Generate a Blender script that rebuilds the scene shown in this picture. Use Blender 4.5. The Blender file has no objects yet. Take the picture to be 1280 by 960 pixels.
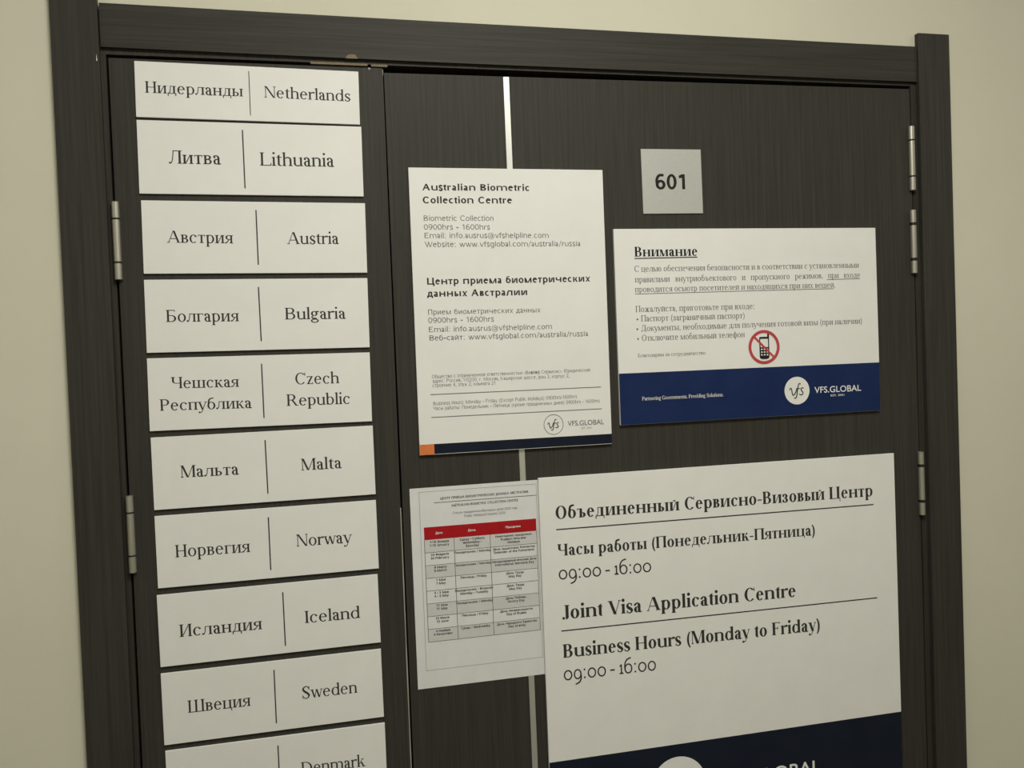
import bpy, bmesh, math, random
from mathutils import Matrix, Vector

# ---------------------------------------------------------------- camera, light, exposure
S = bpy.context.scene
COL = S.collection
random.seed(7)
# the wall face is the plane y = 0, x runs right along it, z is up; the viewer stands in the corridor at y < 0
cam = bpy.data.cameras.new('camera')
cam.sensor_width = 36.0
cam.lens = 36.0 * 1080 / 1280
cam.clip_start = .01
co = bpy.data.objects.new('camera', cam)
COL.objects.link(co)
R_, U_, B_ = Vector((.97426, -.22229, -.03749)), Vector((.04196, .01544, .999)), Vector((-.22149, -.97486, .02437))
co.matrix_world = Matrix(((R_.x, U_.x, B_.x, 0), (R_.y, U_.y, B_.y, -1.2662), (R_.z, U_.z, B_.z, 1.6308), (0, 0, 0, 1)))
S.camera = co

S.view_settings.view_transform = 'Standard'
S.view_settings.look = 'None'
S.view_settings.gamma = 1
S.view_settings.use_curve_mapping = False
S.view_settings.exposure = 0.0

wd = bpy.data.worlds.new('world')
S.world = wd
wd.use_nodes = True
wd.node_tree.nodes['Background'].inputs[0].default_value = (.02, .02, .02, 1)


def area(name, loc, size, power, col, rot=(0, 0, 0)):
    l = bpy.data.lights.new(name, 'AREA')
    l.shape = 'RECTANGLE'
    l.size, l.size_y = size
    l.energy = power
    l.color = col
    o = bpy.data.objects.new(name, l)
    o.location = loc
    o.rotation_euler = rot
    COL.objects.link(o)


LAMP = (1.0, .972, .885)
area('ceiling_and_fill_light', (.34, -1.12, 2.735), (.60, .60), 26.8, LAMP)
area('ceiling_and_fill_light', (-1.75, -1.05, 2.735), (.60, .60), 9.0, LAMP)  # unseen weaker side light, added as fill for the wall
area('ceiling_and_fill_light', (2.45, -1.05, 2.735), (.60, .60), 9.0, LAMP)  # its counterpart on the right, likewise added fill

# ---------------------------------------------------------------- helpers


def tag(o, label=None, cat=None, group=None, kind=None):
    if label: o['label'] = label
    if cat: o['category'] = cat
    if group: o['group'] = group
    if kind: o['kind'] = kind
    return o


def empty(name, loc, ry=0.0):
    o = bpy.data.objects.new(name, None)
    o.location = loc
    o.rotation_euler = (0, ry, 0)
    o.empty_display_size = .05
    COL.objects.link(o)
    return o


def mesh_obj(name, verts, faces, mat, parent=None):
    me = bpy.data.meshes.new(name)
    me.from_pydata(verts, [], faces)
    me.materials.append(mat)
    me.update()
    o = bpy.data.objects.new(name, me)
    COL.objects.link(o)
    o.parent = parent
    return o


def bm_obj(name, bm, mat, parent=None, smooth=False):
    bmesh.ops.recalc_face_normals(bm, faces=bm.faces)
    me = bpy.data.meshes.new(name)
    bm.to_mesh(me)
    bm.free()
    me.materials.append(mat)
    if smooth:
        for p in me.polygons: p.use_smooth = True
        me.set_sharp_from_angle(angle=math.radians(35))
    o = bpy.data.objects.new(name, me)
    COL.objects.link(o)
    o.parent = parent
    return o


def box(bm, x0, x1, y0, y1, z0, z1, bev=0.0):
    r = bmesh.ops.create_cube(bm, size=1)
    for v in r['verts']:
        v.co = Vector((x0 if v.co.x < 0 else x1, y0 if v.co.y < 0 else y1, z0 if v.co.z < 0 else z1))
    if bev:
        ed = list({e for v in r['verts'] for e in v.link_edges})
        bmesh.ops.bevel(bm, geom=ed, offset=bev, segments=2, profile=.5, affect='EDGES')


def slab(bm, pts, y0, y1):
    """a flat plate with outline pts (x, z) between y0 and y1"""
    a = [bm.verts.new((x, y0, z)) for x, z in pts]
    b = [bm.verts.new((x, y1, z)) for x, z in pts]
    bm.faces.new(a)
    bm.faces.new(b[::-1])
    n = len(pts)
    for i in range(n): bm.faces.new((a[i], b[i], b[(i + 1) % n], a[(i + 1) % n]))


def boxes(name, mat, parent, *bs, bev=0.0):
    bm = bmesh.new()
    for b in bs: box(bm, *b, bev=bev)
    return bm_obj(name, bm, mat, parent)


def lathe(bm, x, y, prof, n=24):
    """turned about the vertical through (x, y); prof is a list of (radius, z)"""
    rings = [[bm.verts.new((x + r * math.cos(2 * math.pi * k / n), y + r * math.sin(2 * math.pi * k / n), z)) for k in range(n)] for r, z in prof]
    for a, b in zip(rings, rings[1:]):
        for k in range(n): bm.faces.new((a[k], a[(k + 1) % n], b[(k + 1) % n], b[k]))
    bm.faces.new(rings[0][::-1])
    bm.faces.new(rings[-1])


# ---------------------------------------------------------------- materials


def mat(name, col, rough=.6, metal=0.0, spec=.5):
    m = bpy.data.materials.new(name)
    m.use_nodes = True
    p = m.node_tree.nodes['Principled BSDF']
    p.inputs['Base Color'].default_value = (*col, 1)
    p.inputs['Roughness'].default_value = rough
    p.inputs['Metallic'].default_value = metal
    p.inputs['Specular IOR Level'].default_value = spec
    return m


def noisy(name, c0, c1, scale, rough=.6, bump=0.0, metal=0.0, spec=.5, detail=6, pos=(.35, .65), scale2=None):
    """two tones mixed by a noise stretched by scale (x, y, z), with a matching faint relief"""
    m = mat(name, c0, rough, metal, spec)
    nt = m.node_tree
    p = nt.nodes['Principled BSDF']
    tc = nt.nodes.new('ShaderNodeTexCoord')
    mp = nt.nodes.new('ShaderNodeMapping')
    mp.inputs['Scale'].default_value = scale
    nz = nt.nodes.new('ShaderNodeTexNoise')
    nz.inputs['Scale'].default_value = 1.0
    nz.inputs['Detail'].default_value = detail
    nz.inputs['Roughness'].default_value = .65
    cr = nt.nodes.new('ShaderNodeValToRGB')
    cr.color_ramp.elements[0].position, cr.color_ramp.elements[1].position = pos
    cr.color_ramp.elements[0].color = (*c0, 1)
    cr.color_ramp.elements[1].color = (*c1, 1)
    nt.links.new(tc.outputs['Object'], mp.inputs['Vector'])
    nt.links.new(mp.outputs['Vector'], nz.inputs['Vector'])
    nt.links.new(nz.outputs['Fac'], cr.inputs['Fac'])
    nt.links.new(cr.outputs['Color'], p.inputs['Base Color'])
    if bump:
        b = nt.nodes.new('ShaderNodeBump')
        b.inputs['Strength'].default_value = bump
        b.inputs['Distance'].default_value = .001
        nt.links.new(nz.outputs['Fac'], b.inputs['Height'])
        nt.links.new(b.outputs['Normal'], p.inputs['Normal'])
    return m


W0, W1 = (.0325, .030, .0255), (.048, .0445, .038)
M = {
    'wall':   noisy('wall_paint', (.625, .61, .495), (.655, .64, .525), (3, 3, 3), .75, .0, spec=.25),
    'ceil':   noisy('ceiling_paint', (.72, .71, .67), (.76, .75, .71), (4, 4, 4), .8),
    'floor':  noisy('floor_vinyl', (.15, .14, .125), (.19, .18, .16), (9, 9, 9), .5),
    'woodv':  noisy('wenge_laminate_upright_grain', W0, W1, (260, 60, 5), .55, .12, spec=.18),
    'woodh':  noisy('wenge_laminate_level_grain', W0, W1, (5, 60, 260), .55, .12, spec=.18),
    'raw':    noisy('bare_chipboard', (.16, .125, .075), (.24, .19, .12), (400, 400, 400), .85),
    'chip':   noisy('white_filler', (.75, .74, .70), (.82, .81, .77), (90, 90, 90), .8),
    'worn':   noisy('worn_and_highlit_edge', (.22, .20, .17), (.40, .37, .32), (300, 300, 14), .6),  # chipped edges, and the edge band's highlight as pale colour
    'steel':  noisy('satin_nickel', (.44, .43, .37), (.56, .55, .48), (700, 700, 12), .42, metal=.85),
    'black':  mat('black_nylon', (.006, .006, .005), .5),
    'strip':  noisy('satin_aluminium_inlay', (.60, .60, .57), (.68, .68, .65), (500, 500, 6), .42, metal=.75),
    'board':  noisy('white_sign_board', (.785, .785, .765), (.815, .815, .795), (14, 14, 14), .55, spec=.3),
    'paper':  noisy('white_office_paper', (.70, .70, .71), (.74, .74, .75), (30, 30, 30), .7, spec=.2),
    'plate':  noisy('brushed_silver_plate', (.52, .525, .50), (.555, .56, .535), (120, 60, 500), .45, metal=.35),
    'ink':    noisy('dark_grey_ink', (.030, .028, .026), (.038, .035, .032), (60, 60, 60), .6, spec=.25),
    'blackink': noisy('black_ink', (.012, .012, .011), (.017, .016, .015), (60, 60, 60), .55, spec=.25),
    'greyink': noisy('mid_grey_ink', (.13, .125, .115), (.15, .145, .135), (60, 60, 60), .6, spec=.25),
    'softink': noisy('pale_grey_ink', (.30, .29, .27), (.33, .32, .30), (60, 60, 60), .6, spec=.25),
    'navy':   noisy('navy_print', (.0095, .022, .085), (.0125, .027, .098), (20, 20, 20), .55, spec=.12),
    'dark':   noisy('blue_black_print', (.0085, .0125, .024), (.011, .015, .028), (20, 20, 20), .55, spec=.12),
    'orange': noisy('orange_print', (.66, .185, .05), (.72, .21, .06), (60, 60, 60), .55, spec=.3),
    'red':    noisy('red_print', (.36, .010, .014), (.41, .013, .018), (60, 60, 60), .6, spec=.12),
    'ban':    noisy('prohibition_red_print', (.48, .055, .06), (.54, .07, .075), (60, 60, 60), .55, spec=.3),
    'cell':   noisy('grey_table_shading', (.585, .585, .585), (.625, .625, .625), (40, 40, 40), .7, spec=.2),
}

# ---------------------------------------------------------------- lettering
# A small stroke-built alphabet (Latin and Cyrillic): every letter is a list of
# flat polygons made from stems, bars, bowls and diagonals; with serifs for the
# book face, without for the office face.
FACES = {
    'r':  dict(T=.096, t=.040, X=.452, sf=True,  gap=.210, sx=.055, st=.028),
    'rb': dict(T=.143, t=.040, X=.462, sf=True,  gap=.212, sx=.046, st=.028),
    's':  dict(T=.078, t=.072, X=.500, sf=False, gap=.240, sx=0, st=0),
    'sb': dict(T=.132, t=.112, X=.500, sf=False, gap=.250, sx=0, st=0),
    'o':  dict(T=.076, t=.064, X=.452, sf=True, gap=.220, sx=.075, st=.055),
}
H, A, DS = .662, .690, -.205


class Pen:
    def __init__(s, face):
        s.p = []
        s.__dict__.update(FACES[face])
        s.face = face
        s.h = s.t if s.sf else s.T * .85            # weight of a thin diagonal
        s.s1 = .065
        s.x2 = s.s1 + s.T + s.gap
        s.w2 = s.x2 + s.T + .065

    def poly(s, *pts): s.p.append([(float(a), float(b)) for a, b in pts])

    def rect(s, x0, y0, x1, y1): s.poly((x0, y0), (x1, y0), (x1, y1), (x0, y1))

    def serif(s, x, y, w, side, up):
        if not s.sf: return
        d = -1 if up else 1
        l = s.sx if 'l' in side else 0
        r = s.sx if 'r' in side else 0
        y1 = y + d * s.st
        s.rect(x - l, min(y, y1), x + w + r, max(y, y1))
        k = d * .034
        if l: s.poly((x, y1), (x, y1 + k), (x - l * .35, y1 + k * .22), (x - l * .8, y1))
        if r: s.poly((x + w, y1), (x + w, y1 + k), (x + w + r * .35, y1 + k * .22), (x + w + r * .8, y1))

    def v(s, x, y0, y1, b='', u='', w=None):
        w = w or s.T
        s.rect(x, y0, x + w, y1)
        if b: s.serif(x, y0, w, b, False)
        if u == 'f':
            if s.sf: s.poly((x - s.sx * 1.05, y1 - .045), (x - s.sx * 1.05, y1 - .030), (x + w * .8, y1 + .008), (x + w, y1), (x, y1 - .06))
        elif u: s.serif(x, y1, w, u, True)

    def hb(s, x0, x1, y, th=None): s.rect(x0, y, x1, y + (th or s.t))

    def d(s, x0, y0, x1, y1, w): s.poly((x0, y0), (x0 + w, y0), (x1 + w, y1), (x1, y1))

    def arc(s, cx, cy, rx, ry, a0=0, a1=360, T=None, t=None):
        T = T or s.T
        t = t or s.t
        n = max(3, int(abs(a1 - a0) / 15))
        q = []
        for i in range(n + 1):
            a = math.radians(a0 + (a1 - a0) * i / n)
            q.append(((cx + rx * math.cos(a), cy + ry * math.sin(a)),
                      (cx + (rx - T) * math.cos(a), cy + (ry - t) * math.sin(a))))
        for (o0, i0), (o1, i1) in zip(q, q[1:]): s.poly(o0, o1, i1, i0)

    def dot(s, x, y, r):
        s.poly(*[(x + r * math.cos(k * math.pi / 5), y + r * math.sin(k * math.pi / 5)) for k in range(10)])

    def ball(s, x, y, k=1.0):
        if s.sf and s.face != 'o': s.dot(x, y, (.026 + s.T * .24) * k)

    def curve(s, pts, w=None, n=6):
        """smooth stroke through pts; w is a list of widths along it, or None for a pen with vertical stress"""
        P = [pts[0]] + list(pts) + [pts[-1]]
        W = None
        if w is not None:
            w = list(w) if isinstance(w, (list, tuple)) else [w] * len(pts)
            W = [w[0]] + w + [w[-1]]
        out = []
        for i in range(1, len(P) - 2):
            for k in range(n + (i == len(P) - 3)):
                u = k / n
                f = [(-u + 2 * u * u - u ** 3) / 2, (2 - 5 * u * u + 3 * u ** 3) / 2, (u + 4 * u * u - 3 * u ** 3) / 2, (u ** 3 - u * u) / 2]
                x = sum(f[j] * P[i - 1 + j][0] for j in range(4))
                y = sum(f[j] * P[i - 1 + j][1] for j in range(4))
                out.append((x, y, None if W is None else W[i] * (1 - u) + W[i + 1] * u))
        q = []
        for i, (x, y, ww) in enumerate(out):
            x0, y0, _ = out[max(0, i - 1)]
            x1, y1, _ = out[min(len(out) - 1, i + 1)]
            L = math.hypot(x1 - x0, y1 - y0) or 1e-9
            dx, dy = (x1 - x0) / L, (y1 - y0) / L
            if ww is None: ww = s.t + (s.T - s.t) * abs(dy) ** 1.4
            q.append(((x - dy * ww / 2, y + dx * ww / 2), (x + dy * ww / 2, y - dx * ww / 2)))
        for (a, b), (c, e) in zip(q, q[1:]): s.poly(a, c, e, b)

    def bowl(s, x, y0, y1, xr, T=None):
        """right-hand bowl hung on the stem whose right edge is x"""
        cy, ry = (y0 + y1) / 2, (y1 - y0) / 2
        rx = min(xr - x, ry * 1.15 + .02)
        cx = xr - rx
        s.hb(x - .01, cx, y0)
        s.hb(x - .01, cx, y1 - s.t)
        s.arc(cx, cy, rx, ry, -90, 90, T)

    def arch(s, x, y=None):
        """shoulder from a stem at x (left edge) to a right stem standing at x + T + gap"""
        y = y or s.X
        xr = x + s.T + s.gap
        rx = (s.gap + s.T * 1.6) / 2
        q = .135 if s.sf else .19
        s.arc(xr + s.T - rx, y - q, rx, q + .008, 0, 140, None, s.t * (1.35 if s.sf else .95))
        return xr

    def tipdown(s, x, y, l=.10):
        if s.sf: s.poly((x, y), (x - s.T * .55, y), (x - s.t * .55, y - l), (x, y - l))

    def tipup(s, x, y, l=.12):
        if s.sf: s.poly((x, y), (x - s.T * .6, y), (x - s.t * .3, y + l), (x + s.t * .4, y + l))


def letter(g, c):
    T, t, X, h, sf, s1, x2, w2 = g.T, g.t, g.X, g.h, g.sf, g.s1, g.x2, g.w2
    C = T * 1.06
    e = .012
    cx2 = s1 + C + .30                       # second stem of a capital
    cw2 = cx2 + C + .065

    def cap2(u='lr', b='lr'):
        g.v(s1, 0, H, b, u, C); g.v(cx2, 0, H, b, u, C)

    def low2(u='lr', b='lr'):
        g.v(s1, 0, X, b, u); g.v(x2, 0, X, b, u)

    def breve(x, y): g.arc(x, y + .10, .085, .085, 195, 345, T * .55, t * 1.3)

    if c == ' ': return .16 if g.face == 'o' else .25 if sf else .30
    # ---- capitals, both alphabets
    if c in 'АA':
        a = .30
        g.d(.04, 0, a, H, h); g.d(.56 - T * .3, 0, a - T * .15, H, C * 1.05)
        g.hb(.135, .50, .20); 
        g.serif(.035, 0, h, 'lr', False); g.serif(.56 - T * .3, 0, C, 'lr', False)
        return .62 + T * .7
    if c == 'Б':
        g.v(s1, 0, H, 'l', 'l', C); g.hb(s1, .48, H - t); g.tipdown(.48, H, .12); g.bowl(s1 + C, 0, .375, .54, C); return .59
    if c in 'ВB':
        g.v(s1, 0, H, 'l', 'l', C); g.bowl(s1 + C, 0, .36, .545, C); g.bowl(s1 + C, .335, H, .505, C); return .60
    if c == 'Г':
        g.v(s1, 0, H, 'lr', 'l', C); g.hb(s1, .50, H - t); g.tipdown(.50, H); return .53
    if c == 'Д':
        g.hb(.03, .66, 0); g.v(.47, 0, H, '', 'r', C); g.hb(.17, .47 + C, H - t); g.curve([(.11, t), (.20, .22), (.23, H - t)], [h] * 3)
        g.rect(.03, -.12, .03 + t * 1.3, t); g.rect(.66 - t * 1.3, -.12, .66, t); return .69
    if c in 'ЕE':
        g.v(s1, 0, H, 'l', 'l', C); g.hb(s1, .52, 0); g.hb(s1, .50, H - t); g.hb(s1, .40, H * .5); g.tipdown(.50, H); g.tipup(.54, 0)
        if sf: g.rect(.40 - t, H * .5 - .06, .40, H * .5 + .10)
        return .58
    if c == 'И':
        cap2(); g.d(s1 + C - .01, .07, cx2 + .01 - h * 1.2, H - .07, h * 1.2); return cw2
    if c == 'Й':
        cap2(); g.d(s1 + C - .01, .07, cx2 + .01 - h * 1.2, H - .07, h * 1.2); breve(cw2 / 2, H); return cw2
    if c == 'К' or c == 'K':
        g.v(s1, 0, H, 'lr', 'lr', C); g.d(s1 + C - .01, .30, .50, H, h); g.d(.50, 0, s1 + C + .05, .38, C); g.serif(.49, H, h, 'lr', True); g.serif(.50, 0, C, 'lr', False); return .66
    if c == 'Л':
        g.v(cx2, 0, H, 'lr', 'r', C); g.hb(.20, cx2 + C, H - t); g.curve([(.06, .02), (.14, .06), (.20, .30), (.225, H - t)], [h * 1.1] * 4); g.ball(.065, .042); return cw2
    if c in 'МM':
        r = s1 + h + .52
        g.v(s1, 0, H, 'lr', 'l', h); g.v(r, 0, H, 'lr', 'r', C); g.d(s1 + .5 * .5 - .02 + .02, 0, s1 - .005, H, C); g.d(s1 + .25 + C * .5, 0, r + .01 - h * .2, H, h); return r + C + .06
    if c in 'НH':
        cap2(); g.hb(s1 + C, cx2, H * .5 - t / 2); return cw2
    if c in 'ОO': g.arc(.345, H / 2, .30, H / 2 + e, 0, 360, C); return .69
    if c == 'П': cap2('lr'); g.hb(s1, cx2 + C, H - t); return cw2
    if c in 'РP':
        g.v(s1, 0, H, 'lr', 'l', C); g.bowl(s1 + C, .295, H, .51, C); return .55
    if c in 'СC':
        g.arc(.345, H / 2, .30, H / 2 + e, 42, 318, C)
        if sf: g.poly((.60, H + e), (.57, H + e), (.545, H - .12), (.60 + .005, H - .20)); 
        return .65
    if c in 'ТT':
        g.v(.30 - C / 2, 0, H, 'lr', '', C); g.hb(.04, .56, H - t); g.tipdown(.56, H, .14)
        if sf: g.poly((.04, H), (.04 + T * .55, H), (.04 + t * .55, H - .14), (.04, H - .14))
        return .60
    if c == 'Ф':
        g.v(.36 - C / 2, 0, H, 'lr', 'lr', C); g.arc(.36, H / 2, .31, .22, 0, 360, C); return .72
    if c == 'Х':
        g.d(.48, 0, .08, H, C); g.d(.06, 0, .50, H, h); return .66
    if c == 'Ц':
        g.v(s1, 0, H, 'l', 'lr', C); g.v(cx2, 0, H, '', 'lr', C); g.hb(s1, cx2 + C + .06, 0); g.rect(cx2 + C + .06 - t * 1.2, -.15, cx2 + C + .06, t); return cw2 + .03
    if c == 'Ч':
        g.v(.47, 0, H, 'lr', 'lr', C); g.v(s1, .42, H, '', 'lr', C); g.arc(s1 + .20, .42, .20, .14, 180, 270, C); g.hb(s1 + .19, .48, .28); return .47 + C + .065
    if c == 'Ш' or c == 'Щ':
        m, r = s1 + C + .245, s1 + 2 * C + .49
        g.v(s1, 0, H, 'l', 'lr', C); g.v(m, 0, H, '', 'lr', C); g.v(r, 0, H, 'r', 'lr', C); g.hb(s1, r + C, 0); return r + C + .065
    if c in 'ЫЬ':
        g.v(s1, 0, H, 'l', 'lr', C); g.bowl(s1 + C, 0, .37, .46, C)
        if c == 'Ь': return .52
        g.v(.56, 0, H, 'lr', 'lr', C); return .56 + C + .065
    if c == 'Ю':
        g.v(s1, 0, H, 'lr', 'lr', C); g.hb(s1 + C, .30, H / 2); g.arc(.53, H / 2, .27, H / 2 + e, 0, 360, C); return .85
    if c == 'Я':
        r = .47
        g.v(r, 0, H, 'lr', 'r', C); g.arc(.30, .48, .22, H - .48, 90, 270, C); g.hb(.29, r, H - t); g.hb(.29, r, .30 - t / 2); g.d(.06, 0, .30, .31, h * 1.5); return r + C + .065
    if c == 'D':
        g.v(s1, 0, H, 'l', 'l', C); g.bowl(s1 + C, 0, H, .65, C); return .70
    if c == 'F':
        g.v(s1, 0, H, 'lr', 'l', C); g.hb(s1, .50, H - t); g.hb(s1, .39, H * .5); g.tipdown(.50, H)
        if sf: g.rect(.39 - t, H * .5 - .06, .39, H * .5 + .10)
        return .54
    if c == 'G':
        g.arc(.345, H / 2, .30, H / 2 + e, 42, 325, C); g.v(.545, .04, .30, '', 'lr', C * .95)
        if sf: g.poly((.60, H + e), (.57, H + e), (.545, H - .12), (.605, H - .20))
        else: g.hb(.38, .56, .27)
        return .70
    if c == 'I': g.v(s1, 0, H, 'lr', 'lr', C); return s1 * 2 + C
    if c == 'J':
        g.v(.19, .10, H, '', 'lr', C); g.arc(.19 + C - .16, .10, .16, .115, 270, 360, C); g.ball(.085, .045, 1.1); g.hb(.06, .13, -.014) if not sf else None; return .19 + C + .06
    if c == 'L':
        g.v(s1, 0, H, 'l', 'lr', C); g.hb(s1, .53, 0); g.tipup(.55, 0, .15); return .57
    if c == 'N':
        r = .55
        n = h if sf else C
        g.v(s1, 0, H, 'lr', 'l', n); g.v(r, 0, H, '', 'lr', n); g.d(r - C * .9 + (n if not sf else .03), 0, s1 - .01, H, C); return r + n + .06
    if c == 'R':
        g.v(s1, 0, H, 'lr', 'l', C); g.bowl(s1 + C, .31, H, .50, C); g.d(.50, 0, .27, .33, C); g.serif(.50, 0, C, 'r', False); return .63 + T * .3
    if c == 'S':
        g.curve([(.44, H - .15), (.36, H - .015), (.22, H - .02), (.12, H - .14), (.19, H - .26), (.35, .28), (.44, .16), (.36, .03), (.21, .01), (.085, .15)], [t, t * 1.2, t * 1.4, C, C * 1.1, C * 1.1, C, t * 1.4, t * 1.2, t]); 
        if sf: g.rect(.43, H - .19, .43 + t, H); g.rect(.075, 0, .075 + t, .19)
        return .53
    if c == 'V':
        g.d(.29, 0, .045, H, C); g.d(.30 + C * .3, 0, .58, H, h); g.serif(.04, H, C, 'lr', True); g.serif(.58, H, h, 'lr', True); return .65
    if c == 'W':
        g.d(.22, 0, .04, H, C * .9); g.d(.24 + C * .3, 0, .42, H, h); g.d(.56, 0, .39, H, C * .9); g.d(.58 + C * .3, 0, .79, H, h); return .86
    # ---- lower case shared by both alphabets
    if c in 'аa':
        b = .235
        g.v(b, .04, X - .14); g.arc(b + T - .165, X - .145, .165, .155, 0, 150, None, t * 1.2); g.ball(.095, X - .10, .95)
        if sf:
            g.curve([(b + T * .5, .07), (b + T * .75, .012), (b + T + .07, .035)], [T * .8, t * 1.6, t * .8])
        else: g.v(b, 0, .06)
        g.arc(.185, .133, .145, .143, 75, 300, None, t * 1.2); g.poly((b + .01, X * .62), (b + .01, X * .62 - t * 1.4), (.20, .276 - t * 1.3), (.20, .276)); g.d(.22, -.004, b, .085, t * 1.4)
        return b + T + .08
    if c in 'еeёё':
        r = .195 + T * .08
        g.arc(.035 + r, X / 2, r, X / 2 + e, 6, 318); g.hb(.05 + T * .5, .03 + 2 * r, X / 2 + .012)
        if c == 'ё': g.dot(.15, X + .12, .045); g.dot(.30, X + .12, .045)
        return 2 * r + .075
    if c in 'оo':
        r = .205 + T * .1
        g.arc(.035 + r, X / 2, r, X / 2 + e); return 2 * r + .07
    if c in 'сc':
        r = .20 + T * .08
        g.arc(.035 + r, X / 2, r, X / 2 + e, 50, 316); g.ball(.035 + r * 1.58, X - .085); return 2 * r + .045
    if c in 'рp':
        g.v(s1, DS, X, 'lr', 'f'); g.arc(s1 + T + .085, X / 2, .205 + T * .1, X / 2 + e, -140, 140); return s1 + T + .085 + .205 + T * .1 + .035
    if c in 'уy':
        g.d(.205, 0, .035, X, T); g.curve([(.43, X), (.26, .0), (.19, -.15), (.075, -.18)], [h, h, h, h * 1.3]); g.ball(.075, -.165); g.serif(.035, X, T, 'lr', True); g.serif(.43 - h / 2, X, h, 'lr', True); return .465 + h * .3
    if c in 'хx':
        g.d(.325, 0, .055, X, T); g.d(.045, 0, .375, X, h); g.serif(.055, X, T, 'lr', True); g.serif(.375, X, h, 'lr', True); g.serif(.045, 0, h, 'lr', False); g.serif(.325, 0, T, 'lr', False); return .46 + T * .2
    # ---- Cyrillic lower case
    if c == 'б':
        r = .205 + T * .1
        g.arc(.035 + r, X / 2 - .01, r, X / 2 + .002); g.curve([(.035 + T / 2, X / 2 - .01), (.075 + T / 2, X + .06), (.20, A - .07), (.38, A - .03)], [T, T * .85, T * .75, T * .6])
        return 2 * r + .07
    if c == 'в':
        g.v(s1, 0, X, 'l', 'l'); g.bowl(s1 + T, 0, X * .56, .385 + T * .25); g.bowl(s1 + T, X * .51, X, .355 + T * .25); return .42 + T * .25
    if c == 'г':
        g.v(s1, 0, X, 'lr', 'l'); g.hb(s1, .365, X - t); g.tipdown(.365, X, .10); return .39
    if c == 'д':
        b = .315
        g.hb(.02, b + T + .065, 0); g.v(b, 0, X, '', 'r'); g.hb(.145, b + T, X - t); g.curve([(.095, t), (.155, .15), (.175, X - t)], [h * 1.1] * 3)
        k = t * 1.3 if sf else T * .9
        g.rect(.02, -.125, .02 + k, t); g.rect(b + T + .065 - k, -.125, b + T + .065, t); return b + T + .09
    if c == 'ж':
        m = .33
        g.v(m - T / 2, 0, X, 'lr', 'lr')
        for q in (-1, 1):
            k = lambda x: m + q * x
            for (xa, ya, xb, yb, w) in ((.03, X * .48, .22, X - .02, h * 1.2), (.04, X * .55, .215, .0, T * .9)):
                a0, b0 = k(xa), k(xb)
                g.poly((a0 - w / 2, ya), (a0 + w / 2, ya), (b0 + w / 2, yb), (b0 - w / 2, yb))
            g.ball(k(.245), X - .045); g.serif(k(.215) - T * .45, 0, T * .9, 'lr', False)
        return .66
    if c == 'з':
        g.arc(.17, X * .745, .155 + T * .1, X * .255 + e, -90, 140, None, t * 1.1); g.arc(.17, X * .26, .18 + T * .1, X * .26 + e, -145, 90, None, t * 1.1); g.ball(.075, X - .10); g.ball(.065, .10); g.hb(.12, .18, X * .5 - t / 2); return .40 + T * .1
    if c in 'ий':
        low2(); g.d(s1 + T - .008, .05, x2 + .008 - h * 1.2, X - .05, h * 1.2)
        if c == 'й': breve(w2 / 2, X)
        return w2
    if c == 'к':
        g.v(s1, 0, X, 'lr', 'lr'); g.d(s1 + T - .01, X * .42, .33, X - .02, h * 1.2); g.d(.345, 0, s1 + T + .03, X * .58, T); g.ball(.37, X - .045); g.serif(.345, 0, T, 'r', False); return .345 + T + .05
    if c == 'л':
        g.v(x2 - .01, 0, X, 'lr', 'r'); g.hb(.15, x2 - .01 + T, X - t); g.curve([(.045, .02), (.105, .05), (.155, .2), (.172, X - t)], [h * 1.1] * 4); g.ball(.05, .038); return w2 - .01
    if c == 'м':
        r = s1 + h + .385
        g.v(s1, 0, X, 'lr', 'l', h); g.v(r, 0, X, 'lr', 'r'); g.d(s1 + .165, 0, s1 - .004, X, T); g.d(s1 + .165 + T * .5, 0, r + .01, X, h); return r + T + .06
    if c == 'н': low2(); g.hb(s1 + T, x2, X * .52 - t / 2); return w2
    if c == 'п': low2(); g.hb(s1, x2 + T, X - t); return w2
    if c == 'т':
        m = .215
        g.v(m - T / 2, 0, X, 'lr'); g.hb(.03, 2 * m - .03, X - t); g.tipdown(2 * m - .03, X, .11)
        if sf: g.poly((.03, X), (.03 + T * .5, X), (.03 + t * .5, X - .11), (.03, X - .11))
        return 2 * m
    if c == 'ф':
        m = .31
        g.v(m - T / 2, DS, A - .02, 'lr', ''); g.arc(m - .105, X / 2, .17, X / 2 + e); g.arc(m + .105, X / 2, .17, X / 2 + e); return .62
    if c in 'цщш':
        if c == 'ц': xs = [s1, x2]
        else: xs = [s1, s1 + T + .175, s1 + 2 * T + .35]
        for k, x in enumerate(xs): g.v(x, 0, X, 'l' if k == 0 else '', 'lr')
        g.hb(s1, xs[-1] + T, 0); r = xs[-1] + T
        if c != 'ш':
            k = t * 1.3 if sf else T * .9
            g.hb(r - .01, r + .05, 0); g.rect(r + .05 - k, -.125, r + .05, t); return r + .075
        g.serif(xs[-1], 0, T, 'r', False)
        return r + .065
    if c == 'ч':
        g.v(x2, 0, X, 'lr', 'lr'); g.v(s1 - .01, .29, X, '', 'lr'); g.arc(s1 + .14, .30, .15, .125, 180, 270); g.hb(s1 + .13, x2, .175); return w2
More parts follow.
